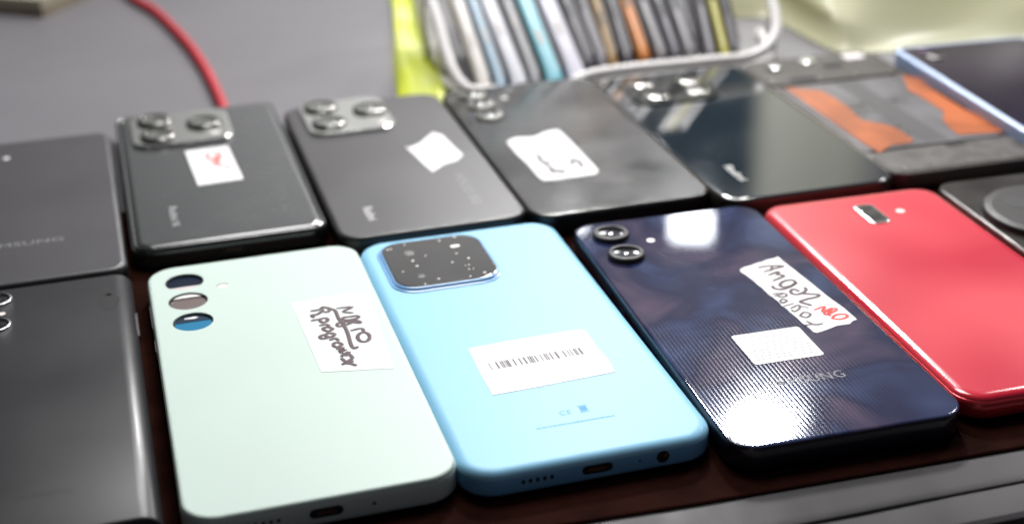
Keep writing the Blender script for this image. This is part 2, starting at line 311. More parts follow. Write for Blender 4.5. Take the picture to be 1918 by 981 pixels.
    j = obj('headphone_jack', loft([[(20.8 + a, y, t / 2 + b_) for a, b_ in circle(0, 0, 2.0, 24)] for y in (-l / 2 + .2, -l / 2 - .08)]), M_hole, o)
    obj('jack_contact', loft([[(21.6 + a, y, t / 2 + .4 + b_) for a, b_ in circle(0, 0, .5, 12)] for y in (-l / 2 + .2, -l / 2 - .12)]), mat('brass', (.6, .35, .15), .3, 1), j)
    for y0, y1 in ((38, 55), (22, 30)):
        obj('side_button', slab(1.0, y1 - y0, .45, [(0, t / 2 - 1), (0, t / 2 + 1)], 4, w / 2 - .2, (y0 + y1) / 2), Mf, o)
blue()

# ---- navy phone with fine lengthwise lines
def ribbed_navy():
    m = mat('ribbed_navy', (.02, .03, .10), .04); t = m.node_tree; n = t.nodes; l = t.links; b = n['Principled BSDF']
    co = n.new('ShaderNodeTexCoord'); sp = n.new('ShaderNodeSeparateXYZ'); l.new(co.outputs['Object'], sp.inputs[0])
    x = n.new('ShaderNodeTexNoise'); x.inputs['Scale'].default_value = 26; x.inputs['Detail'].default_value = 3; x.inputs['Distortion'].default_value = .6; l.new(co.outputs['Object'], x.inputs[0])
    r = n.new('ShaderNodeValToRGB'); l.new(x.outputs['Fac'], r.inputs[0]); e = r.color_ramp.elements
    e[0].position = .33; e[0].color = (.040, .062, .145, 1); e[1].position = .68; e[1].color = (.080, .058, .10, 1)
    k = e.new(.5); k.color = (.014, .017, .055, 1); l.new(r.outputs[0], b.inputs['Base Color'])
    b.inputs['Metallic'].default_value = .1
    # grooves: 1.15 mm apart, fading away from the middle of the lower half
    w = n.new('ShaderNodeMath'); w.operation = 'MULTIPLY'; w.inputs[1].default_value = 2 * math.pi / .0014; l.new(sp.outputs['X'], w.inputs[0])
    s = n.new('ShaderNodeMath'); s.operation = 'SINE'; l.new(w.outputs[0], s.inputs[0])
    fy = n.new('ShaderNodeMapRange'); fy.inputs[1].default_value = .045; fy.inputs[2].default_value = -.02; l.new(sp.outputs['Y'], fy.inputs[0])
    mu = n.new('ShaderNodeMath'); mu.operation = 'MULTIPLY'; l.new(s.outputs[0], mu.inputs[0]); l.new(fy.outputs[0], mu.inputs[1])
    bp = n.new('ShaderNodeBump'); bp.inputs['Strength'].default_value = 1.0; bp.inputs['Distance'].default_value = .0000032; l.new(mu.outputs[0], bp.inputs['Height'])
    l.new(bp.outputs[0], b.inputs['Normal'])
    y2 = n.new('ShaderNodeTexNoise'); y2.inputs['Scale'].default_value = 60; y2.inputs['Detail'].default_value = 5; l.new(co.outputs['Object'], y2.inputs[0])
    rr = n.new('ShaderNodeMapRange'); rr.inputs[1].default_value = .35; rr.inputs[2].default_value = .7; rr.inputs[3].default_value = .03; rr.inputs[4].default_value = .055; l.new(y2.outputs['Fac'], rr.inputs[0])
    th = n.new('ShaderNodeMapRange'); th.inputs[1].default_value = -.2; th.inputs[2].default_value = .5; th.inputs[3].default_value = 0; th.inputs[4].default_value = .06; l.new(s.outputs[0], th.inputs[0])
    tf = n.new('ShaderNodeMath'); tf.operation = 'MULTIPLY'; l.new(th.outputs[0], tf.inputs[0]); l.new(fy.outputs[0], tf.inputs[1])
    ad = n.new('ShaderNodeMath'); ad.operation = 'ADD'; l.new(tf.outputs[0], ad.inputs[0]); l.new(rr.outputs[0], ad.inputs[1]); l.new(ad.outputs[0], b.inputs['Roughness'])
    return m
def lens_ring(parent, x, y, z, ro, ri, h, mring, name='camera_lens', glass=None):
    c = obj(name, disc(x, y, [(ro, z - .2), (ro, z + h - .5), (ro - .25, z + h - .15), (ro - .6, z + h), (ri + .25, z + h), (ri, z + h - .25), (ri - .1, z + h - .7)], top=False), mring, parent)
    g = obj('lens_glass', disc(x, y, [(ri + .1, z + h - .75), (ri * .75, z + h - .68), (ri * .4, z + h - .62)]), glass or M_glass, c)
    obj('lens_pupil', disc(x, y, [(1.5, z + h - .62), (1.1, z + h - .50), (.5, z + h - .42)], 20), mat('coated_pupil', (.02, .018, .028), .05, coat=1), c)
    return c
def navy():
    w, l = 76.12311517651212, 167.65596235541008; t = 8.8
    o = phone([79.5389,442.3062,0.2434,76.1231,167.656], t, 'dark navy ribbed phone with two raised lenses and a torn handwritten paper sticker')
    Mf = mat('navy_frame', (.010, .012, .022), .22, coat=.4)
    obj('screen', slab(w - 2, l - 2, 8, [(0, 0), (0, .35)]), M_screen, o)
    obj('frame', slab(w, l, 9, [(.9, .3), (.2, .9), (0, 1.8), (0, t - 1.5), (.1, t - .9), (.35, t - .5)]), Mf, o)
    obj('back_panel', slab(w, l, 9, [(.35, t - .5), (.40, t - .25), (.75, t - .05), (1.1, t)], bottom=False), ribbed_navy(), o)
    Mr = mat('gunmetal_ring', (.035, .032, .032), .5, 0, .25)
    for x, y in ((-25.3, 69.9), (-25.4, 51.1)): lens_ring(o, x, y, t, 6.9, 5.0, 2.0, Mr)
    obj('flash', disc(-11.9, 62.1, [(1.5, t - .1), (1.5, t + .05), (1.1, t + .1)], 24), M_flash, o)
    text('brand_mark', 'SAMSUNG', 6.2, mat('navy_print', (.055, .055, .08), .5), o, -.5, -51.7, t + .01, stretch=.86, spacing=1.1)
    zs = t + .14
    st = obj('sticker', prism([[10.29,28.05],[12.63,29.55],[15.3,30.07],[18.88,31.54],[20.1,31.51],[22.93,32.9],[25.56,33.23],[27.94,34.09],[28.12,29.83],[29.04,21.2],[30.12,9.88],[31.09,-2.12],[32.4,-11.02],[32.74,-19.66],[30.84,-20.23],[29.1,-21.89],[27.02,-21.92],[24.31,-21.85],[22.64,-22.47],[19.59,-23.6],[18.29,-23.95],[15.74,-24.57],[14.9,-23.67],[14.67,-19.13],[14.03,-16.57],[13.97,-12.73],[13.49,-8.23],[13.44,-5.27],[12.79,-3.09],[12.93,0.37],[12.58,3.81],[12.0,6.24],[11.89,11.98],[11.42,14.75],[11.35,17.95],[10.86,21.33],[9.9,26.52]], t + .01, zs), M_paper, o)
    st['label'] = 'torn white paper strip with handwriting'
    A = [[[17.1,27.4],[20.68,27.75],[26.61,26.15],[22.93,25.06],[17.65,23.6]],[[22.63,27.15],[20.35,23.65]],[[18.23,20.48],[22.93,22.31],[21.01,19.62]],[[21.22,20.1],[23.36,18.36],[17.85,15.75]],[[25.05,11.96],[24.55,14.56],[21.03,14.25],[18.72,11.78],[19.57,9.94],[22.72,10.55],[25.05,11.96],[21.88,9.76],[17.99,8.54],[15.8,10.05],[15.99,12.09]],[[26.5,7.83],[25.61,5.18],[22.31,3.4],[20.23,4.04],[20.22,6.1],[22.1,7.6],[23.15,5.21]],[[22.73,3.79],[26.47,2.14],[28.67,0.95],[27.16,-0.42],[23.14,-0.93],[19.85,-1.94]],[[19.73,-2.21],[21.5,-4.45],[22.65,-5.99]]]
    obj('handwriting', strokes(A, zs + .05, .68), M_ink, st)
    B = [[[13.36,6.13],[17.4,5.62],[17.62,3.5],[15.06,3.05],[14.62,5.23]],[[13.31,4.41],[16.9,5.05]],[[13.66,0.44],[15.29,1.46],[15.93,-0.25],[13.78,-1.4],[13.66,0.44]],[[13.69,-1.07],[16.42,-0.2]],[[13.2,-3.72],[17.4,-2.7]],[[14.78,-5.88],[18.55,-4.25],[17.56,-6.92],[15.02,-8.41],[14.8,-6.87]],[[18.44,-5.01],[20.9,-7.24]],[[15.67,-11.52],[18.07,-9.82],[19.5,-11.71],[17.22,-13.63],[15.8,-12.24],[15.67,-11.52]],[[15.93,-15.92],[17.44,-19.03],[20.55,-19.22]],[[14.29,-18.46],[17.56,-18.78]]]
    obj('handwriting', strokes(B, zs + .05, .5), mat('grey_ink', (.17, .14, .15), .6, spec=.12), st)
    C = [[[22.04,-9.26],[26.74,-7.73],[23.83,-11.37],[28.44,-9.53]],[[28.44,-9.53],[24.56,-11.79],[24.56,-13.73],[29.44,-11.31],[28.64,-10.09],[25.37,-13.01],[25.36,-14.94]],[[24.95,-16.74],[27.56,-18.01],[30.59,-17.01],[30.41,-15.02],[27.3,-14.76],[24.95,-16.74]]]
    obj('handwriting', strokes(C, zs + .05, .55), M_inkred, st)
    s2 = obj('sticker', slab(24.3, 20.4, 1.2, [(0, t + .01), (0, t + .12)], 5, -.35, -28.7), M_paper, o)
    s2['label'] = 'small white printed label'
    rnd = random.Random(5); g = []
    for k in range(9):
        y = -20.6 - k * 1.95; x = -10.8 + rnd.uniform(0, 1)
        lim = 10.2 if k not in (1, 2) else 5.5
        if k in (1, 2): x = -5.2
        while x < lim:
            L_ = rnd.uniform(.8, 3.2); g.append(box(x, min(lim + .4, x + L_), y - .12, y + .12, t + .11, t + .14)); x += L_ + rnd.uniform(.25, .8)
    obj('fine_print', g, mat('grey_print', (.14,.14,.19), .6, spec=.12), s2, 0)
    for y0, y1 in ((30, 47), (16, 24)):
        obj('side_button', slab(1.0, y1 - y0, .45, [(0, t / 2 - 1), (0, t / 2 + 1.2)], 4, -w / 2 + .2, (y0 + y1) / 2), Mf, o)
navy()

# ---- red phone
def red():
    w, l = 76.14109185011667, 159.7759515230522; t = 8.2
    o = phone([154.2847,462.2142,0.2392,76.1411,159.776], t, 'glossy red phone with small oblong camera window in its upper middle')
    Mr = mat('glossy_red', (.76, .07, .09), .22, spec=.12, coat=1, coat_rough=.12, col2=(.58, .012, .035), var_scale=15, detail=1); Mf = mat('red_frame', (.62, .03, .04), .25, .4, coat=.5)  # soft reflections painted into the back as paler and darker red
    obj('screen', slab(w - 3, l - 3, 8, [(0, 0), (0, .35)]), M_screen, o)
    obj('frame', slab(w, l, 10, [(1.6, .3), (.6, .9), (.1, 2.0), (0, 3.4), (.1, t - 2.8), (.5, t - 1.8), (.9, t - 1.5)]), Mf, o)
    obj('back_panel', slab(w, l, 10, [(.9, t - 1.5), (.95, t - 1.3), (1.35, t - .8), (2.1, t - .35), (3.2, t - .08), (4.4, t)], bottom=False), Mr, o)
    cw = obj('camera_window', slab(8.4, 18.2, 2.6, [(0, t - .1), (0, t + .35), (.3, t + .5)], 8, 1.6, 58.5), M_metal, o)
    obj('window_glass', slab(7.0, 16.8, 2.0, [(0, t + .3), (0, t + .53)], 8, 1.6, 58.5), mat('smoky_window', (.05, .046, .036), .1, coat=1), cw)
    for y in (62.8, 54.5): obj('camera_lens', disc(1.6, y, [(2.7, t + .5), (2.6, t + .6), (2.2, t + .56)]), M_glass, cw)
    obj('flash', disc(13.7, 58.3, [(1.8, t - .1), (1.8, t + .08), (1.4, t + .12)], 24), M_flash, o)
    port(o, 0, 8, 2.8, t - .6, l=l)
red()

# ---- grey-black curved phone, lower left
def side_left():
    w, l, t = 76, 162, 8.6
    o = phone([-155.7,394.6,0.279,76,162], t, 'smudged charcoal phone with curved glass side next to the mint green phone')
    Mg = mat('charcoal_glass', (.026, .026, .029), .36, spec=.35, coat=.12, coat_rough=.3, rvar=.04, rscale=25)
    Mf = mat('dark_frame', (.03, .03, .032), .3, .8)
    obj('screen', slab(w - 5, l - 2, 2, [(0, 0), (0, .4)]), M_screen, o)
    # long sides roll over in a big radius, the ends are cut straight
    def ring(y, ins):
        p = [(-w / 2 + .2, t * .35)]
        for k in range(9):
            a = math.radians(180 - 90 * k / 8); p.append((-w / 2 + 6.2 + (6.2 - ins) * math.cos(a), t * .42 + (t * .58 - ins) * math.sin(a)))
        for k in range(9):
            a = math.radians(90 - 90 * k / 8); p.append((w / 2 - 6.2 + (6.2 - ins) * math.cos(a), t * .42 + (t * .58 - ins) * math.sin(a)))
        p.append((w / 2 - .2, t * .35)); return [(x, y, z) for x, z in p]
    obj('back_panel', loft([ring(l / 2 - .1, 1.2), ring(l / 2 - .5, .4), ring(l / 2 - 1.2, 0), ring(0, 0), ring(-l / 2 + 1.2, 0), ring(-l / 2 + .5, .4), ring(-l / 2 + .1, 1.2)]), Mg, o, 30)
    obj('frame', slab(w, l, 3.2, [(1.6, .3), (.4, 1.0), (0, 2.0), (0, t * .38), (.3, t * .42)]), Mf, o)
    for y in (71.7, 51.2):
        lens_ring(o, -9.1, y, t, 5.6, 4.4, .7, mat('bright_ring', (.42, .42, .42), .25, 1))
    obj('flash', disc(-7.0, 60.0, [(1.3, t - .1), (1.3, t + .08)], 24), M_flash, o)
    text('brand_mark', 'SAMSUNG', 3.6, mat('dark_print', (.004, .004, .005), .5), o, 6.5, -60.4, t + .01)
    sm = [(33.5 + 3.6 * math.cos(a) * (1 + .12 * math.sin(3 * a)), 57.5 + 6.2 * math.sin(a) * (1 + .1 * math.cos(4 * a))) for a in [k * math.pi / 12 for k in range(24)]]
    Ms = mat('matte_smear', (.021, .021, .023), .46, spec=.3)
    sm = [(x - 4, y) for x, y in sm]
    obj('smudge', [prism(sm, t, t + .015), prism([(26.0, 69), (27.5, 73.5), (29, 72), (31.0, 66), (30.5, 62.8), (28.6, 63)], t, t + .015)], Ms, o, 0)
    for y0, y1 in ((36, 54),):
        obj('side_button', slab(1.0, y1 - y0, .45, [(0, 2.6), (0, 4.4)], 4, w / 2 - .1, (y0 + y1) / 2), mat('steel_button', (.35, .35, .36), .25, 1), o)
side_left()

# ---- dark phone with a large disc camera, right end
def side_right():
    w, l, t = 75, 164, 8.0
    o = phone([229.8,480.5,0.237,75,164], t, 'dark grey phone with large round camera disc, behind the glossy red phone', top=-1.0)
    obj('screen', slab(w - 2, l - 2, 8, [(0, 0), (0, .35)]), M_screen, o)
    obj('frame', slab(w, l, 9, [(.9, .3), (.2, .9), (0, 1.8), (0, t - 1.5), (.35, t - .5)]), mat('taupe_frame', (.12, .11, .105), .3, .7), o)
    obj('back_panel', slab(w, l, 9, [(.4, t - .5), (.6, t - .15), (1.2, t)], bottom=False), mat('taupe_glass', (.035, .032, .028), .2, spec=.3, rvar=.06), o)
    cx, cy = -9.5, 40.0
    d = obj('camera_disc', disc(cx, cy, [(25.6, t - .2), (25.4, t + 1.9), (24.9, t + 2.5), (24.0, t + 2.8), (23.4, t + 2.75)], 72), mat('satin_black_disc', (.018, .018, .019), .4, spec=.3), o)
    obj('disc_glass', disc(cx, cy, [(23.3, t + 2.7), (23.0, t + 2.85)], 72), mat('disc_top', (.014, .013, .013), .42, spec=.3), d)
    for a in (45, 135, 225, 315):
        x, y = cx + 12.5 * math.cos(math.radians(a)), cy + 12.5 * math.sin(math.radians(a))
        obj('camera_lens', disc(x, y, [(5.4, t + 2.8), (5.3, t + 2.95), (5.0, t + 2.97)]), mat('disc_lens', (.02, .02, .021), .35), d)
side_right()

# =================================================================== back row
def camera_block(parent, cx, cy, w, l, r, t, lenses, mbody, mring, h=1.5, fl=None):
    b = obj('camera_block', slab(w, l, r, [(0, t - .2), (.1, t + h - .7), (.35, t + h - .2), (.9, t + h)], 12, cx, cy), mbody, parent)
    for x, y, ro in lenses: lens_ring(b, x, y, t + h, ro + .6, ro - 1.6, 1.5, mring, glass=mat('reflective_lens', (.36, .37, .34), .15, .85))
    if fl: obj('flash', disc(fl[0], fl[1], [(2.2, t + h - .1), (2.2, t + h + .1), (1.8, t + h + .15)], 24), M_flash, b)
    return b
M_block = mat('polished_block', (.66, .67, .63), .16, .95, rvar=.04)
M_ringb = mat('polished_ring', (.36, .36, .34), .14, 1.0)

def back_one():
    w, l = 76.55387668635002, 161.9770125610283; t = 9.4
    o = phone([-130.4257,588.9514,0.2772,76.5539,161.977], t, 'thick glossy black phone, camera block, square white sticker with red scribble')
    Mc = mat('glossy_black_case', (.018, .02, .02), .13, coat=1, coat_rough=.08)
    obj('screen', slab(w - 2, l - 2, 8, [(0, 0), (0, .35)]), M_screen, o)
    obj('frame', slab(w, l, 8, [(1.2, .3), (.3, 1.2), (0, 2.4), (0, t - 2.6), (.25, t - 1.5), (.8, t - .75), (1.4, t - .5), (1.9, t - .55), (2.3, t - .9)]), Mc, o)
    obj('back_panel', slab(w, l, 8, [(2.3, t - 1.0), (2.5, t - .5), (3.2, t - .12), (4.4, t)], bottom=False), mat('smoke_glass', (.038, .042, .042), .24, coat=.8, coat_rough=.18, rvar=.04), o)
    camera_block(o, -9.0, 52.5, 46, 45, 9, t, [(-20.0, 63.0, 7.6), (-19.6, 41.5, 7.6), (2.0, 53.0, 7.6)], M_block, M_ringb, fl=(6, 38.5))
    zs = t + .12
    st = obj('sticker', prism([[-9.47,22.03],[9.71,22.87],[11.6,-20.54],[-7.61,-21.73]], t + .01, zs), M_paper, o)
    obj('handwriting', strokes([[[-1.5,12.61],[2.28,16.79],[5.58,12.09],[0.57,8.15],[-1.14,11.98]],[[-0.47,6.06],[5.17,8.24],[1.17,1.81],[4.91,-1.94],[8.17,-5.98]],[[3.48,12.09],[3.32,-1.37]]], zs + .05, .8), mat('faded_red_ink', (.75, .14, .13), .6, spec=.12), st)
    text('brand_mark', 'Redmi N', 4.6, M_print, o, -20.0, -51.5, t + .01, rot=-90, stretch=1.25)
    text('network_mark', 'POCO 5G', 5.5, mat('dull_print', (.075, .085, .075), .35), o, 24.5, -46, t + .01, rot=-90, stretch=1.3)
    port(o, 0, 9.4, 3, t, l=l)
back_one()

def back_two():
    w, l = 76.65872080758474, 163.68208795798418; t = 8.6
    o = phone([-50.9626,594.9189,0.2757,76.6587,163.6821], t, 'matte dark grey phone with a camera block and a blank torn white sticker')
    obj('screen', slab(w - 2, l - 2, 9, [(0, 0), (0, .35)]), M_screen, o)
    obj('frame', slab(w, l, 10, [(.9, .3), (.2, .9), (0, 1.8), (0, t - 2.0), (.2, t - 1.1), (.5, t - .7)]), M_black, o)
    obj('back_panel', slab(w, l, 10, [(.5, t - .7), (.6, t - .45), (1.1, t - .12), (1.9, t)], bottom=False), mat('graphite_matte', (.054, .052, .055), .36, spec=.3, rvar=.03, rscale=20), o)
    camera_block(o, -10.6, 58.0, 41, 47, 9, t, [(-20.5, 72.0, 7.6), (-20.2, 48.5, 7.6), (1.5, 61.5, 7.6)], M_block, M_ringb, fl=(4, 43))
    st = obj('sticker', prism([[7.45,10.77],[8.69,8.54],[14.34,12.18],[18.2,17.33],[23.42,24.25],[26.78,19.57],[27.96,4.75],[29.4,-8.37],[25.28,-14.27],[18.66,-16.77],[11.86,-23.84],[10.57,-15.1],[9.23,-2.46]], t + .01, t + .13), M_paper, o)
    text('brand_mark', 'Redmi', 5.6, mat('bright_print', (.62, .61, .62), .5), o, -22.6, -59, t + .01, rot=-90, stretch=1.0)
    text('network_mark', 'POCO 5G', 5.5, mat('dim_print', (.11, .11, .115), .4), o, 21.2, -46, t + .01, rot=-90, stretch=1.45)
    port(o, 0, 9.4, 3, t, l=l)
back_two()

def back_three():
    w, l = 78.02559065775264, 165.8997972603419; t = 8.8
    o = phone([24.6108,613.54,0.269,78.0256,165.8998], t, 'dusty black phone with three stacked lenses and a white sticker with grey scrawl')
    obj('screen', slab(w - 2, l - 2, 9, [(0, 0), (0, .35)]), M_screen, o)
    obj('frame', slab(w, l, 11, [(.9, .3), (.2, .9), (0, 1.8), (0, t - 1.6), (.15, t - .7), (.4, t - .45)]), mat('worn_black_frame', (.02, .02, .02), .3, .3, coat=.3), o)
    obj('back_panel', slab(w, l, 11, [(.4, t - .5), (.45, t - .3), (.9, t - .05), (1.4, t)], bottom=False), mat('scuffed_black', (.011, .0105, .010), .19, spec=.35, col2=(.021, .020, .018), var_scale=28, rvar=.05, rscale=35), o)
    Mr = mat('dull_ring', (.28, .28, .26), .35, .9)
    for y in (71.5, 56.3, 40.0): lens_ring(o, -24.0, y, t, 6.4, 4.9, 1.4, Mr)
    obj('flash', disc(-10, 63, [(1.5, t - .1), (1.5, t + .05)], 20), M_flash, o)
    zs = t + .12
    st = obj('sticker', prism([[-25.74,3.04],[-23.75,5.73],[-20.16,7.52],[-16.73,6.59],[-12.69,5.63],[-9.7,7.3],[-7.26,9.18],[-3.54,11.09],[0.66,11.47],[1.42,8.43],[1.88,-15.32],[2.13,-42.01],[-0.26,-46.35],[-7.22,-47.1],[-13.0,-47.06],[-18.88,-47.37],[-23.77,-46.46],[-24.56,-41.52],[-24.64,-26.28],[-25.72,-11.72]], t + .01, zs), M_paper, o)
    obj('handwriting', strokes([[[-21.12,-14.45],[-17.24,-17.49],[-17.97,-24.75],[-13.73,-26.38],[-11.63,-24.46]],[[-18.63,-22.03],[-17.24,-29.11],[-15.81,-37.68]],[[-11.85,-11.69],[-8.53,-9.81],[-5.66,-10.38],[-3.27,-13.38]],[[-18.56,-37.13],[-14.68,-36.87],[-11.72,-39.49]],[[-18.22,-38.84],[-12.44,-40.83]],[[-7.36,-33.34],[-4.09,-27.9],[-2.73,-29.2],[-3.55,-37.9]],[[-8.47,-23.89],[-3.72,-26.78]]], zs + .05, 1.15), mat('faded_grey_ink', (.2, .19, .21), .6, spec=.12), st)
back_three()

def back_four():
    w, l = 78.5, 167.36711756703696; t = 8.6
    o = phone([102.2764,625.8991,0.2717,80.3232,167.3671], t, 'mirror-like black glass phone between the dusty black phone and the opened one')
    obj('screen', slab(w - 2, l - 2, 9, [(0, 0), (0, .35)]), M_screen, o)
    obj('frame', slab(w, l, 11, [(.9, .3), (.2, .9), (0, 1.8), (0, t - 1.6), (.15, t - .7), (.4, t - .45)]), mat('bronze_frame', (.08, .076, .066), .3, .3), o)
    obj('back_panel', slab(w, l, 11, [(.4, t - .5), (.45, t - .3), (.8, t - .06), (1.3, t)], bottom=False), mat('mirror_black', (.008, .014, .019), .07, coat=1, coat_rough=.03, rvar=.03, rscale=18, spec=.9), o)
    b = obj('camera_block', slab(44, 40, 9, [(0, t - .2), (.1, t + .5), (.6, t + .9)], 12, -8.5, 56.5), mat('mirror_block', (.06, .065, .06), .1, .8), o)
    for x, y in ((-19, 66), (-18.3, 47), (5.0, 64), (3.5, 48)): lens_ring(b, x, y, t + .9, 6.0, 4.6, .8, mat('silver_ring', (.6, .6, .56), .18, 1))
    text('brand_mark', 'Redmi', 5.6, mat('light_print', (.6, .6, .58), .4), o, -22.8, -55.5, t + .01, rot=-90, stretch=1.25)
back_four()

def back_five():
    w, l, t = 75.3, 164.3, 7.6
    o = phone([176.5652,650.1496,0.2594,75.2594,164.2954], t, 'opened phone without back cover showing grey battery between two orange strips', top=-.8)
    Mf = mat('chassis_grey', (.09, .085, .08), .5, spec=.12, var=.4, var_scale=90, bump=.15, bscale=500)
    obj('screen', slab(w - 2, l - 2, 8, [(0, 0), (0, .35)]), M_screen, o)
    fr = obj('frame', slab(w, l, 9, [(.9, .3), (.2, .9), (0, 1.8), (0, t - .6), (.2, t - .1), (1.0, t - .1), (1.2, t - 1.1)]), mat('chassis_frame', (.13, .12, .115), .4, .5, spec=.12), o)
    # upper cover over the main board, lower cover over the speaker
    up = obj('board_cover', slab(w - 3, 38, 6, [(0, t - 1.2), (0, t - .3), (.3, t)], 8, 0, l / 2 - 21), mat('board_plastic', (.075, .067, .063), .42, spec=.12, var=.35, var_scale=70, bump=.3, bscale=300), o)
    Mh = M_hole
    obj('camera_hole', disc(-24.5, 66.5, [(4.2, t - .2), (4.2, t + .06)], 24), Mh, up)
    obj('camera_lens', disc(-22, 69.0, [(3.0, t), (3.0, t + .8), (2.2, t + 1.0)], 24), M_metal, up)
    obj('camera_lens', disc(-2.0, 73.0, [(4.2, t), (4.2, t + .9), (3.2, t + 1.1)], 24), M_metal, up)
    obj('camera_hole', slab(11, 8.5, 2.5, [(0, t - .2), (0, t + .07)], 5, 7.5, 63.5), Mh, up)
    obj('camera_hole', slab(15, 7, 2.0, [(0, t - .2), (0, t + .07)], 5, -16.5, 47.5), Mh, up)
    obj('white_tag', slab(11, 8.0, 1, [(0, t), (0, t + .2)], 4, 24.5, 74), mat('tag_paper', (.75, .7, .72), .5), up)
    for x, y in ((-33, 48), (33, 48), (33, 76), (-8, 47), (12, 47)):
        obj('screw', disc(x, y, [(1.1, t), (1.0, t + .25), (.5, t + .2)], 12), M_metal, up)
    ba = obj('battery', slab(w - 7, 92, 2, [(0, t - 1.2), (0, t - .5), (.5, t - .2)], 6, 0, -6.5), mat('battery_foil', (.13, .127, .135), .35, .3, spec=.12, var=.25, var_scale=45, rvar=.1, bump=.15, bscale=90), o)
    obj('pull_tab', box(-4.5, 7, -50, 38, t - .2, t - .12), mat('battery_label', (.085, .08, .085), .45, spec=.12), ba, 0)
    Mo = mat('orange_film', (.52, .135, .035), .38, spec=.12, var=.4, var_scale=45, coat=.2, bump=.25, bscale=150)
    for poly in ([[-30.76,38.94],[-24.45,34.13],[-16.81,28.87],[-15.27,18.05],[-15.31,3.12],[-16.86,-8.39],[-17.79,-16.67],[-11.0,-24.05],[-8.45,-29.76],[-7.98,-38.1],[-8.75,-47.29],[-12.79,-49.49],[-21.62,-49.34],[-26.19,-53.4],[-30.72,-56.02],[-31.17,-43.28],[-31.32,-29.45],[-31.27,-13.62],[-31.24,-2.68],[-31.21,8.57],[-31.02,25.18]],
                 [[32.92,37.56],[38.3,30.2],[35.47,12.54],[35.07,-4.32],[34.83,-19.32],[38.14,-33.43],[35.71,-50.72],[27.12,-49.28],[13.94,-47.0],[14.76,-38.4],[16.86,-28.87],[23.98,-16.81],[24.78,0.06],[24.3,16.4]]):
        obj('adhesive_strip', prism(poly, t - .19, t + .02), Mo, o, 0)
    lo = obj('speaker_cover', slab(w - 4, 24, 5, [(0, t - 1.2), (0, t - .3), (.4, t)], 8, 0, -l / 2 + 14.5), mat('speaker_plastic', (.13, .122, .116), .45, spec=.12, var=.45, var_scale=120, bump=.5, bscale=250), o)
    obj('connector_slot', slab(10, 3.5, 1, [(0, t - .2), (0, t + .05)], 4, 6, -57.5), Mh, lo)
    for x in (-30, -16, 0, 16, 30): obj('screw', disc(x, -76, [(1.2, t), (1.1, t + .25), (.5, t + .2)], 12), M_metal, lo)
back_five()

def back_six():
    w, l, t = 76, 164, 13.4
    o = phone([253.5,650.5,0.206,76,164], t, 'dark purple glossy phone with pale blue side frame beside the opened phone', top=5.0)
    obj('screen', slab(w - 2, l - 2, 8, [(0, 0), (0, .35)]), M_screen, o)
    obj('frame', slab(w, l, 7, [(.9, .3), (.2, .9), (0, 1.8), (0, t - 1.6), (.1, t - .6), (.7, t - .12), (2.4, t - .1)]), mat('pale_blue_metal', (.36, .48, .72), .4, .1), o)
    obj('back_panel', slab(w, l, 7, [(2.4, t - .4), (2.5, t - .1), (3.0, t)], bottom=False), mat('aubergine_glass', (.022, .014, .035), .2, spec=.15, var=.5, var_scale=20), o)
    lens_ring(o, -23.5, 61.0, t, 4.6, 3.4, .8, M_ringb)
    lens_ring(o, -23.5, 73.0, t, 4.6, 3.4, .8, mat('ring_purple', (.10, .05, .13), .2, .8))
back_six()

def back_zero():
    w, l, t = 76, 158, 8.3
    o = phone([-201.3,551.5,0.281,76,158], t, 'plain dark grey phone with pale lettering, without sticker or camera block')
    obj('screen', slab(w - 2, l - 2, 6, [(0, 0), (0, .35)]), M_screen, o)
    obj('frame', slab(w, l, 7, [(.9, .3), (.2, .9), (0, 1.8), (0, t - 2.4), (.3, t - 1.2), (.7, t - .8)]), M_black, o)
    obj('back_panel', slab(w, l, 7, [(.7, t - .8), (.9, t - .5), (1.6, t - .12), (2.6, t)], bottom=False), mat('slate_matte', (.060, .058, .064), .40, rvar=.03, rscale=20), o)
    obj('flash', disc(-7.8, 56.8, [(1.5, t - .1), (1.5, t + .08)], 20), mat('white_led', (.9, .9, .88), .3), o)
    text('brand_mark', 'SAMSUNG', 5.2, mat('grey_mark', (.24, .24, .25), .4), o, -1, -43, t + .01, stretch=1.35, spacing=1.05)
back_zero()

# =================================================================== behind the phones
# red cable
cab = [(-253.5,937.5),(-235.0,902.2),(-216.2,872.8),(-194.8,828.7),(-178.1,790.7),(-163.4,751.9),(-153.0,721.0),(-145.0,695.6),(-138.4,672.5)]
c = obj('cable', tube([(x, y, -7.2 + (.0 if i < 6 else 0)) for i, (x, y) in enumerate(cab)], 2.9, 14, sub=6), mat('red_cable', (.50, .035, .05), .4, var=.1), None)
tag(c, 'red cable curving over the grey table top to behind a phone', 'cable')
# cardboard box
ca = [[-339.9,894.5],[-286.5,875.0],[-308.2,961.4],[-368.8,981.6]]
def card():
    (x0, y0), (x1, y1) = ca[0], ca[1]
    d = Vector((x1 - x0, y1 - y0)).normalized(); n = Vector((-d.y, d.x)); a = Vector((x1, y1))
    P = [a, a + n * 90, a + n * 90 - d * 130, a - d * 130]
    o = bpy.data.objects.new('cardboard_box', None); COL.objects.link(o); o.location = (a.x * S, a.y * S, -10 * S)
    L_ = [(p.x - a.x, p.y - a.y) for p in P]
    obj('box_body', prism(L_, .05, 5.5), mat('cardboard', (.33, .28, .20), .8, var=.2, var_scale=50), o, 0)
    obj('box_lid', loft([[(x * 1.008 + .6 * s, y * 1.008 - .5, z) for x, y in L_][::-1 if False else 1] for z, s in ((5.5, 0), (11.5, 0))]), mat('cardboard_lid', (.42, .38, .29), .75), o, 0)
    tag(o, 'flat beige cardboard box at the top left edge of the table', 'box')
card()
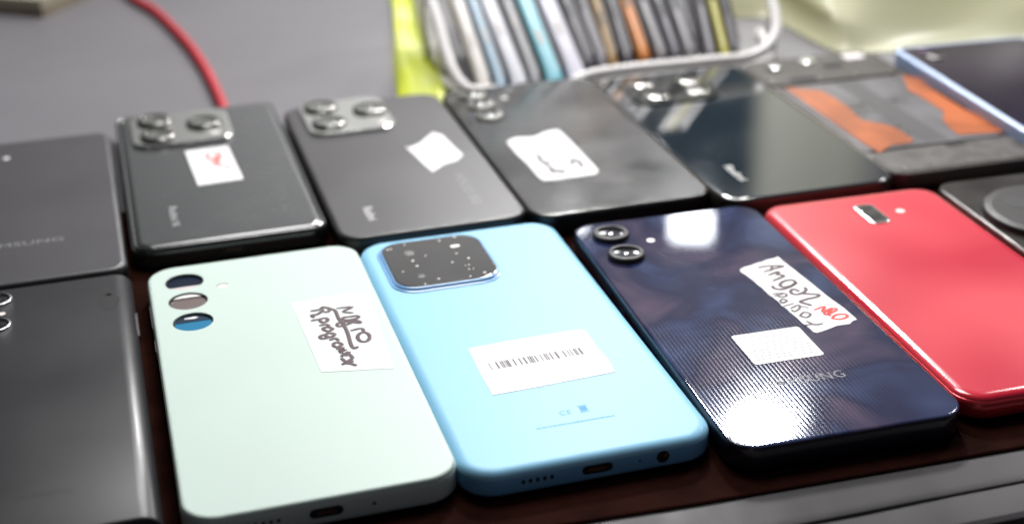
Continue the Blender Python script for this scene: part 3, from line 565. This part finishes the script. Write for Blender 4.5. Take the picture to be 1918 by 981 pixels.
# neon pouch
def pillow(name, poly, z0, h, m, seed, nu=26, nv=34, wr=1.0, parent=None, round_=.16):
    """soft crumpled body filling a four-sided outline (front-left, front-right, back-right, back-left)"""
    rnd = random.Random(seed); ph_ = [(rnd.uniform(.5, 3.2), rnd.uniform(.5, 3.2), rnd.uniform(0, 6.3), rnd.uniform(.4, 1)) for _ in range(9)]
    A, B, C, D = [Vector(p) for p in poly]; v = []; f = []
    for side in (1, 0):
        for j in range(nv + 1):
            for i in range(nu + 1):
                u, w_ = i / nu, j / nv; p = A * (1 - u) * (1 - w_) + B * u * (1 - w_) + C * u * w_ + D * (1 - u) * w_
                ed = min(1, min(u, 1 - u) / round_) ; ew = min(1, min(w_, 1 - w_) / round_); e_ = math.sqrt(max(0, 1 - (1 - ed) ** 2)) * math.sqrt(max(0, 1 - (1 - ew) ** 2))
                s = sum(a_ * math.sin(fx * 4 * u + fy * 4 * w_ + p0) for fx, fy, p0, a_ in ph_) / 5
                wob = 1.2 * math.sin(7 * w_ + seed) * (1 if i in (0, nu) else 0) + 1.0 * math.sin(9 * u + seed) * (1 if j in (0, nv) else 0)
                z = z0 + (h * e_ * (1 + .35 * wr * s) + .4 if side else 0)
                v.append((p.x + (wob if i in (0, nu) else 0), p.y + (wob if j in (0, nv) else 0), z))
    o1 = (nu + 1) * (nv + 1)
    for j in range(nv):
        for i in range(nu):
            a = j * (nu + 1) + i; f.append((a, a + 1, a + nu + 2, a + nu + 1)); f.append((o1 + a + nu + 1, o1 + a + nu + 2, o1 + a + 1, o1 + a))
    rim = [i for i in range(nu)] + [j * (nu + 1) + nu for j in range(nv)] + [nv * (nu + 1) + i for i in range(nu, 0, -1)] + [j * (nu + 1) for j in range(nv, 0, -1)]
    for k in range(len(rim)):
        a, b = rim[k], rim[(k + 1) % len(rim)]; f.append((a, o1 + a, o1 + b, b))
    return obj(name, (v, f), m, parent, 60)
(n0, n1, n2, n3) = [[-56.1,696.2],[-29.9,686.0],[-51.4,935.7],[-76.8,938.1]]
neon = pillow('neon_pouch', [n0, n1, n2, n3], -10, 5, mat('neon_fabric', (.86, .98, .02), .42, lucent=.15, col2=(.88, .96, .28), var_scale=30, bump=.3, bscale=120, coat=.3, coat_rough=.3), 3, wr=1.2)
tag(neon, 'crumpled neon yellow green pouch beside the white rack', 'pouch')
(n0, n1, n2, n3) = [[-40.6,735.0],[-31.7,723.0],[-49.1,942.1],[-66.8,943.9]]
wb = pillow('white_bag', [n0, n1, n2, n3], 0, 9, mat('white_plastic_bag', (.88, .87, .82), .4), 8, wr=1.0)
wb.location.z = 0
tag(wb, 'small white plastic bag lying on the neon pouch', 'bag')

# rack of phones standing on edge, leaning back
def cross(a, b): return Vector(a).cross(Vector(b))
SL = 0.7; FNV = Vector((-.25, .968, 0)).normalized()
BACK = (FNV + Vector((0, 0, SL))).normalized()              # the way the stored phones lean
STR = [([[-25.4,740.2,31.1],[-11.1,695.2,-1.9]],70,'w1'),([[-17.8,741.4,30.6],[-2.5,695.6,-3.1]],58,'b1'),([[-9.8,742.7,30.1],[7.1,697.8,-3.3]],84,'w2'),([[-0.1,744.2,29.4],[15.2,700.5,-2.9]],56,'g1'),([[10.0,745.9,28.8],[25.1,703.1,-2.9]],88,'cy'),([[21.5,747.7,28.0],[36.7,706.4,-2.6]],98,'w3'),([[31.7,749.3,27.3],[43.0,714.5,1.7]],66,'d1'),([[39.7,750.6,26.8],[49.8,716.1,1.6]],58,'d2'),([[47.8,751.9,26.2],[55.3,717.7,1.7]],60,'br'),([[55.9,753.2,25.7],[63.2,719.8,1.8]],62,'d1'),([[64.0,754.5,25.2],[72.1,723.9,3.0]],66,'or'),([[73.1,756.0,24.6],[81.6,726.3,2.9]],62,'d3'),([[81.7,757.4,24.0],[89.1,728.2,2.9]],56,'d2'),([[89.9,758.7,23.4],[96.9,730.0,2.8]],62,'d3')]
STR2 = [([[104.6,761.0,22.5],[107.8,730.0,0.9]],78,'d2'),([[111.7,762.2,22.0],[115.4,731.7,0.7]],84,'yp'),([[118.1,763.2,21.6],[121.2,733.9,1.2]],84,'d1')]
SM = {'w1': ('warm white', (.78, .74, .70)), 'b1': ('pale blue', (.40, .55, .68)), 'w2': ('cool white', (.74, .75, .82)), 'g1': ('light grey', (.42, .42, .44)), 'cy': ('cyan', (.28, .68, .80)),
      'w3': ('lilac white', (.76, .74, .86)), 'd1': ('charcoal', (.11, .105, .125)), 'd2': ('mid grey', (.26, .25, .28)), 'br': ('gold edged', (.36, .22, .08)), 'or': ('orange edged', (.80, .30, .08)), 'd3': ('silver grey', (.36, .35, .37)), 'yp': ('yellow and pink', (.55, .50, .12))}
LAB = ['warm white phone in the white rack, nearest the neon pouch', 'pale blue phone in the white rack, beside the warm white one', 'cool white phone in the rack between pale blue and light grey ones',
       'light grey phone in the rack, touching the cyan one', 'cyan blue phone standing on edge in the white rack', 'lilac white phone in the rack, beside the cyan one',
       'charcoal phone in the rack, beside the lilac white one', 'mid grey phone in the rack beside the gold edged one', 'dark phone with gold edge standing in the rack', 'charcoal phone in the rack between gold and orange edged ones',
       'bright orange edged phone standing in the white rack', 'silver grey phone in the rack touching the orange edged one', 'mid grey phone in the rack between two silver grey ones', 'silver grey phone in the rack, second silver one from the orange',
       'mid grey phone in the rack beside the yellow and pink one', 'yellow and pink edged phone standing in the rack', 'charcoal phone in the rack nearest the pale green bag']
def leaner(i, seg, wpx, key, sc):
    top_, bot = Vector(seg[0]), Vector(seg[1]); d = (top_ - bot).normalized()
    th = wpx * sc / 3.35
    sx_ = Vector((1, 0, 0)); sx_ = (sx_ - d * sx_.dot(d)).normalized(); nz = sx_.cross(d).normalized()
    if nz.z < 0: nz = -nz
    Lg, H = 148, 40
    o = bpy.data.objects.new('stored_phone', None); COL.objects.link(o); o.location = bot * S
    rot = Matrix((sx_, d, sx_.cross(d))).transposed(); o.rotation_euler = rot.to_euler()
    name, col = SM[key]
    r = min(th / 2 - .1, 2.4)
    # cross-section across the thickness, long edge up
    def ring(y, k):
        return [(x, y, z) for x, z in rrect(max(th - 2 * k, .6), H - 2 * k, max(r - k, .3), 5, 0, -H / 2)]
    ys = [0, .6, 2.0, 5, Lg - 5, Lg - 2, Lg - .6, Lg]; ks = [1.6, .8, .25, 0, 0, .25, .8, 1.6]
    z0 = ring(0, 0)
    v, f = loft([ring(y, k) for y, k in zip(ys, ks)])
    f = [tuple(reversed(q_)) for q_ in f]
    mw = Matrix((sx_, d, sx_.cross(d))).transposed(); mi = mw.transposed()
    def seat(p):                                            # the lower corner stands on the table top
        w_ = mw @ Vector(p) + bot
        return tuple(mi @ (Vector((w_.x, w_.y, max(w_.z, -9.7))) - bot))
    v = [seat(p) for p in v]
    obj('case', (v, f), mat('case_' + key, col, .38, coat=.3, var=.12, var_scale=30), o, 50)
    # dark screen sheet on its right flank, buttons on the upward edge
    sv, sf = box(th / 2 - .35, th / 2 + .45, 8, Lg - 4, -H + 2, -1.6); obj('screen', ([seat(p) for p in sv], sf), M_screen, o, 0)
    obj('side_button', slab(max(th * .32, 1), 9, .5, [(0, -.2), (0, .35)], 4, 0, 30 + (i % 4) * 4), mat('button_' + ('l' if sum(col) > 1.2 else 'd'), tuple(c * .7 for c in col[:3]) if sum(col) > 1.2 else (.05, .05, .055), .4), o)
    tag(o, LAB[i], 'phone', 'phones standing on edge in the white rack')
    return o
for i, (seg, wpx, key) in enumerate(STR): leaner(i, seg, wpx, key, .3128)
for i, (seg, wpx, key) in enumerate(STR2): leaner(i + len(STR), seg, wpx, key, .2086)

def rack():
    o = bpy.data.objects.new('wire_rack', None); COL.objects.link(o)
    Mw = mat('white_coated_wire', (.86, .84, .83), .5, spec=.3)
    R1 = [[-49.8,763.9,51.4],[-43.9,749.3,40.5],[-39.4,738.0,32.0],[-34.8,723.8,21.7],[-31.0,709.9,11.6],[-26.6,699.2,3.6],[-19.7,692.4,-2.2],[-4.4,693.9,-3.9],[15.9,698.3,-4.5],[31.0,702.8,-4.1],[42.2,709.3,-1.6],[63.3,715.7,-1.0],[86.0,721.5,-1.1],[109.1,727.3,-1.2],[126.6,731.8,-1.2],[137.7,738.8,1.6],[143.9,748.2,6.9],[145.0,758.2,13.5],[144.5,767.4,19.8],[144.5,780.1,28.4],[144.3,796.2,39.4]]
    base = Vector(R1[8]); o.location = (base.x * S, base.y * S, -10 * S)
    rel = [(x - base.x, y - base.y, z + 10) for x, y, z in R1]
    obj('rim', tube(rel, 2.9, 14, sub=5), Mw, o)
    # lower loop and uprights that carry the rim
    low = [(x, y + 4, 2.6) for x, y, z in rel]
    obj('base_wire', tube(low, 2.4, 10, sub=5), Mw, o)
    for k in (1, 3, 16, 18):
        obj('upright', tube([rel[k], low[k]], 1.8, 8, sub=0), Mw, o)
    a, b = rel[0], rel[-1]
    obj('back_rail', tube([a, ((a[0] + b[0]) / 2, (a[1] + b[1]) / 2 + 4, (a[2] + b[2]) / 2), b], 3.2, 10, sub=6), Mw, o)
    tag(o, 'white coated wire rack with rounded corners holding the standing phones', 'rack')
rack()

# pale green bag behind
def bag():
    m = mat('pale_green_bag', (.84, .84, .54), .38, lucent=.3, col2=(.86, .84, .64), var_scale=7, coat=.3, coat_rough=.25, bump=.1, bscale=60)
    nu, nv = 70, 44; v = []; f = []
    for j in range(nv + 1):
        for i in range(nu + 1):
            u, w_ = i / nu, j / nv
            x = 128 + 330 * u; k_ = max(0, min(1, (u - .07) / .10)); y0 = 838 - 78 * k_ * k_ * (3 - 2 * k_) + 40 * u * u
            fold = 6 * math.sin(9 * u + 2.2 * w_ + .5) + 4 * math.sin(21 * u - 5 * w_) * w_ + 9 * math.sin(5 * w_ - 6 * u)
            z = -9.5 + 80 * w_ ** 1.5 + (3.5 * math.sin(11 * u + 5 * w_) + 2.5 * math.sin(17 * u - 9 * w_ + 1)) * min(1, w_ * 4)
            belly = 34 * math.sin(math.pi * min(1, w_ * 1.1)) - 26 * w_
            y = y0 - fold * min(1, .25 + w_ * 1.5) * .8 - belly * .4 + 95 * w_
            x += 4 * math.sin(8 * w_ + 3 * u)
            v.append((x, y, z))
    nb = len(v)
    v += [(x, y + 26 + 20 * math.sin(math.pi * max(0, min(1, (z + 9.5) / 80))), z - 3) for x, y, z in v]
    for j in range(nv):
        for i in range(nu):
            a = j * (nu + 1) + i; f.append((a, a + 1, a + nu + 2, a + nu + 1)); f.append((nb + a + nu + 1, nb + a + nu + 2, nb + a + 1, nb + a))
    rim = [i for i in range(nu)] + [j * (nu + 1) + nu for j in range(nv)] + [nv * (nu + 1) + i for i in range(nu, 0, -1)] + [j * (nu + 1) for j in range(nv, 0, -1)]
    for k in range(len(rim)):
        a, b = rim[k], rim[(k + 1) % len(rim)]; f.append((a, nb + a, nb + b, b))
    o = obj('plastic_bag', (v, f), m, None, 60)
    tag(o, 'pale yellow green plastic bag with soft folds standing behind the right phones', 'bag')
bag()
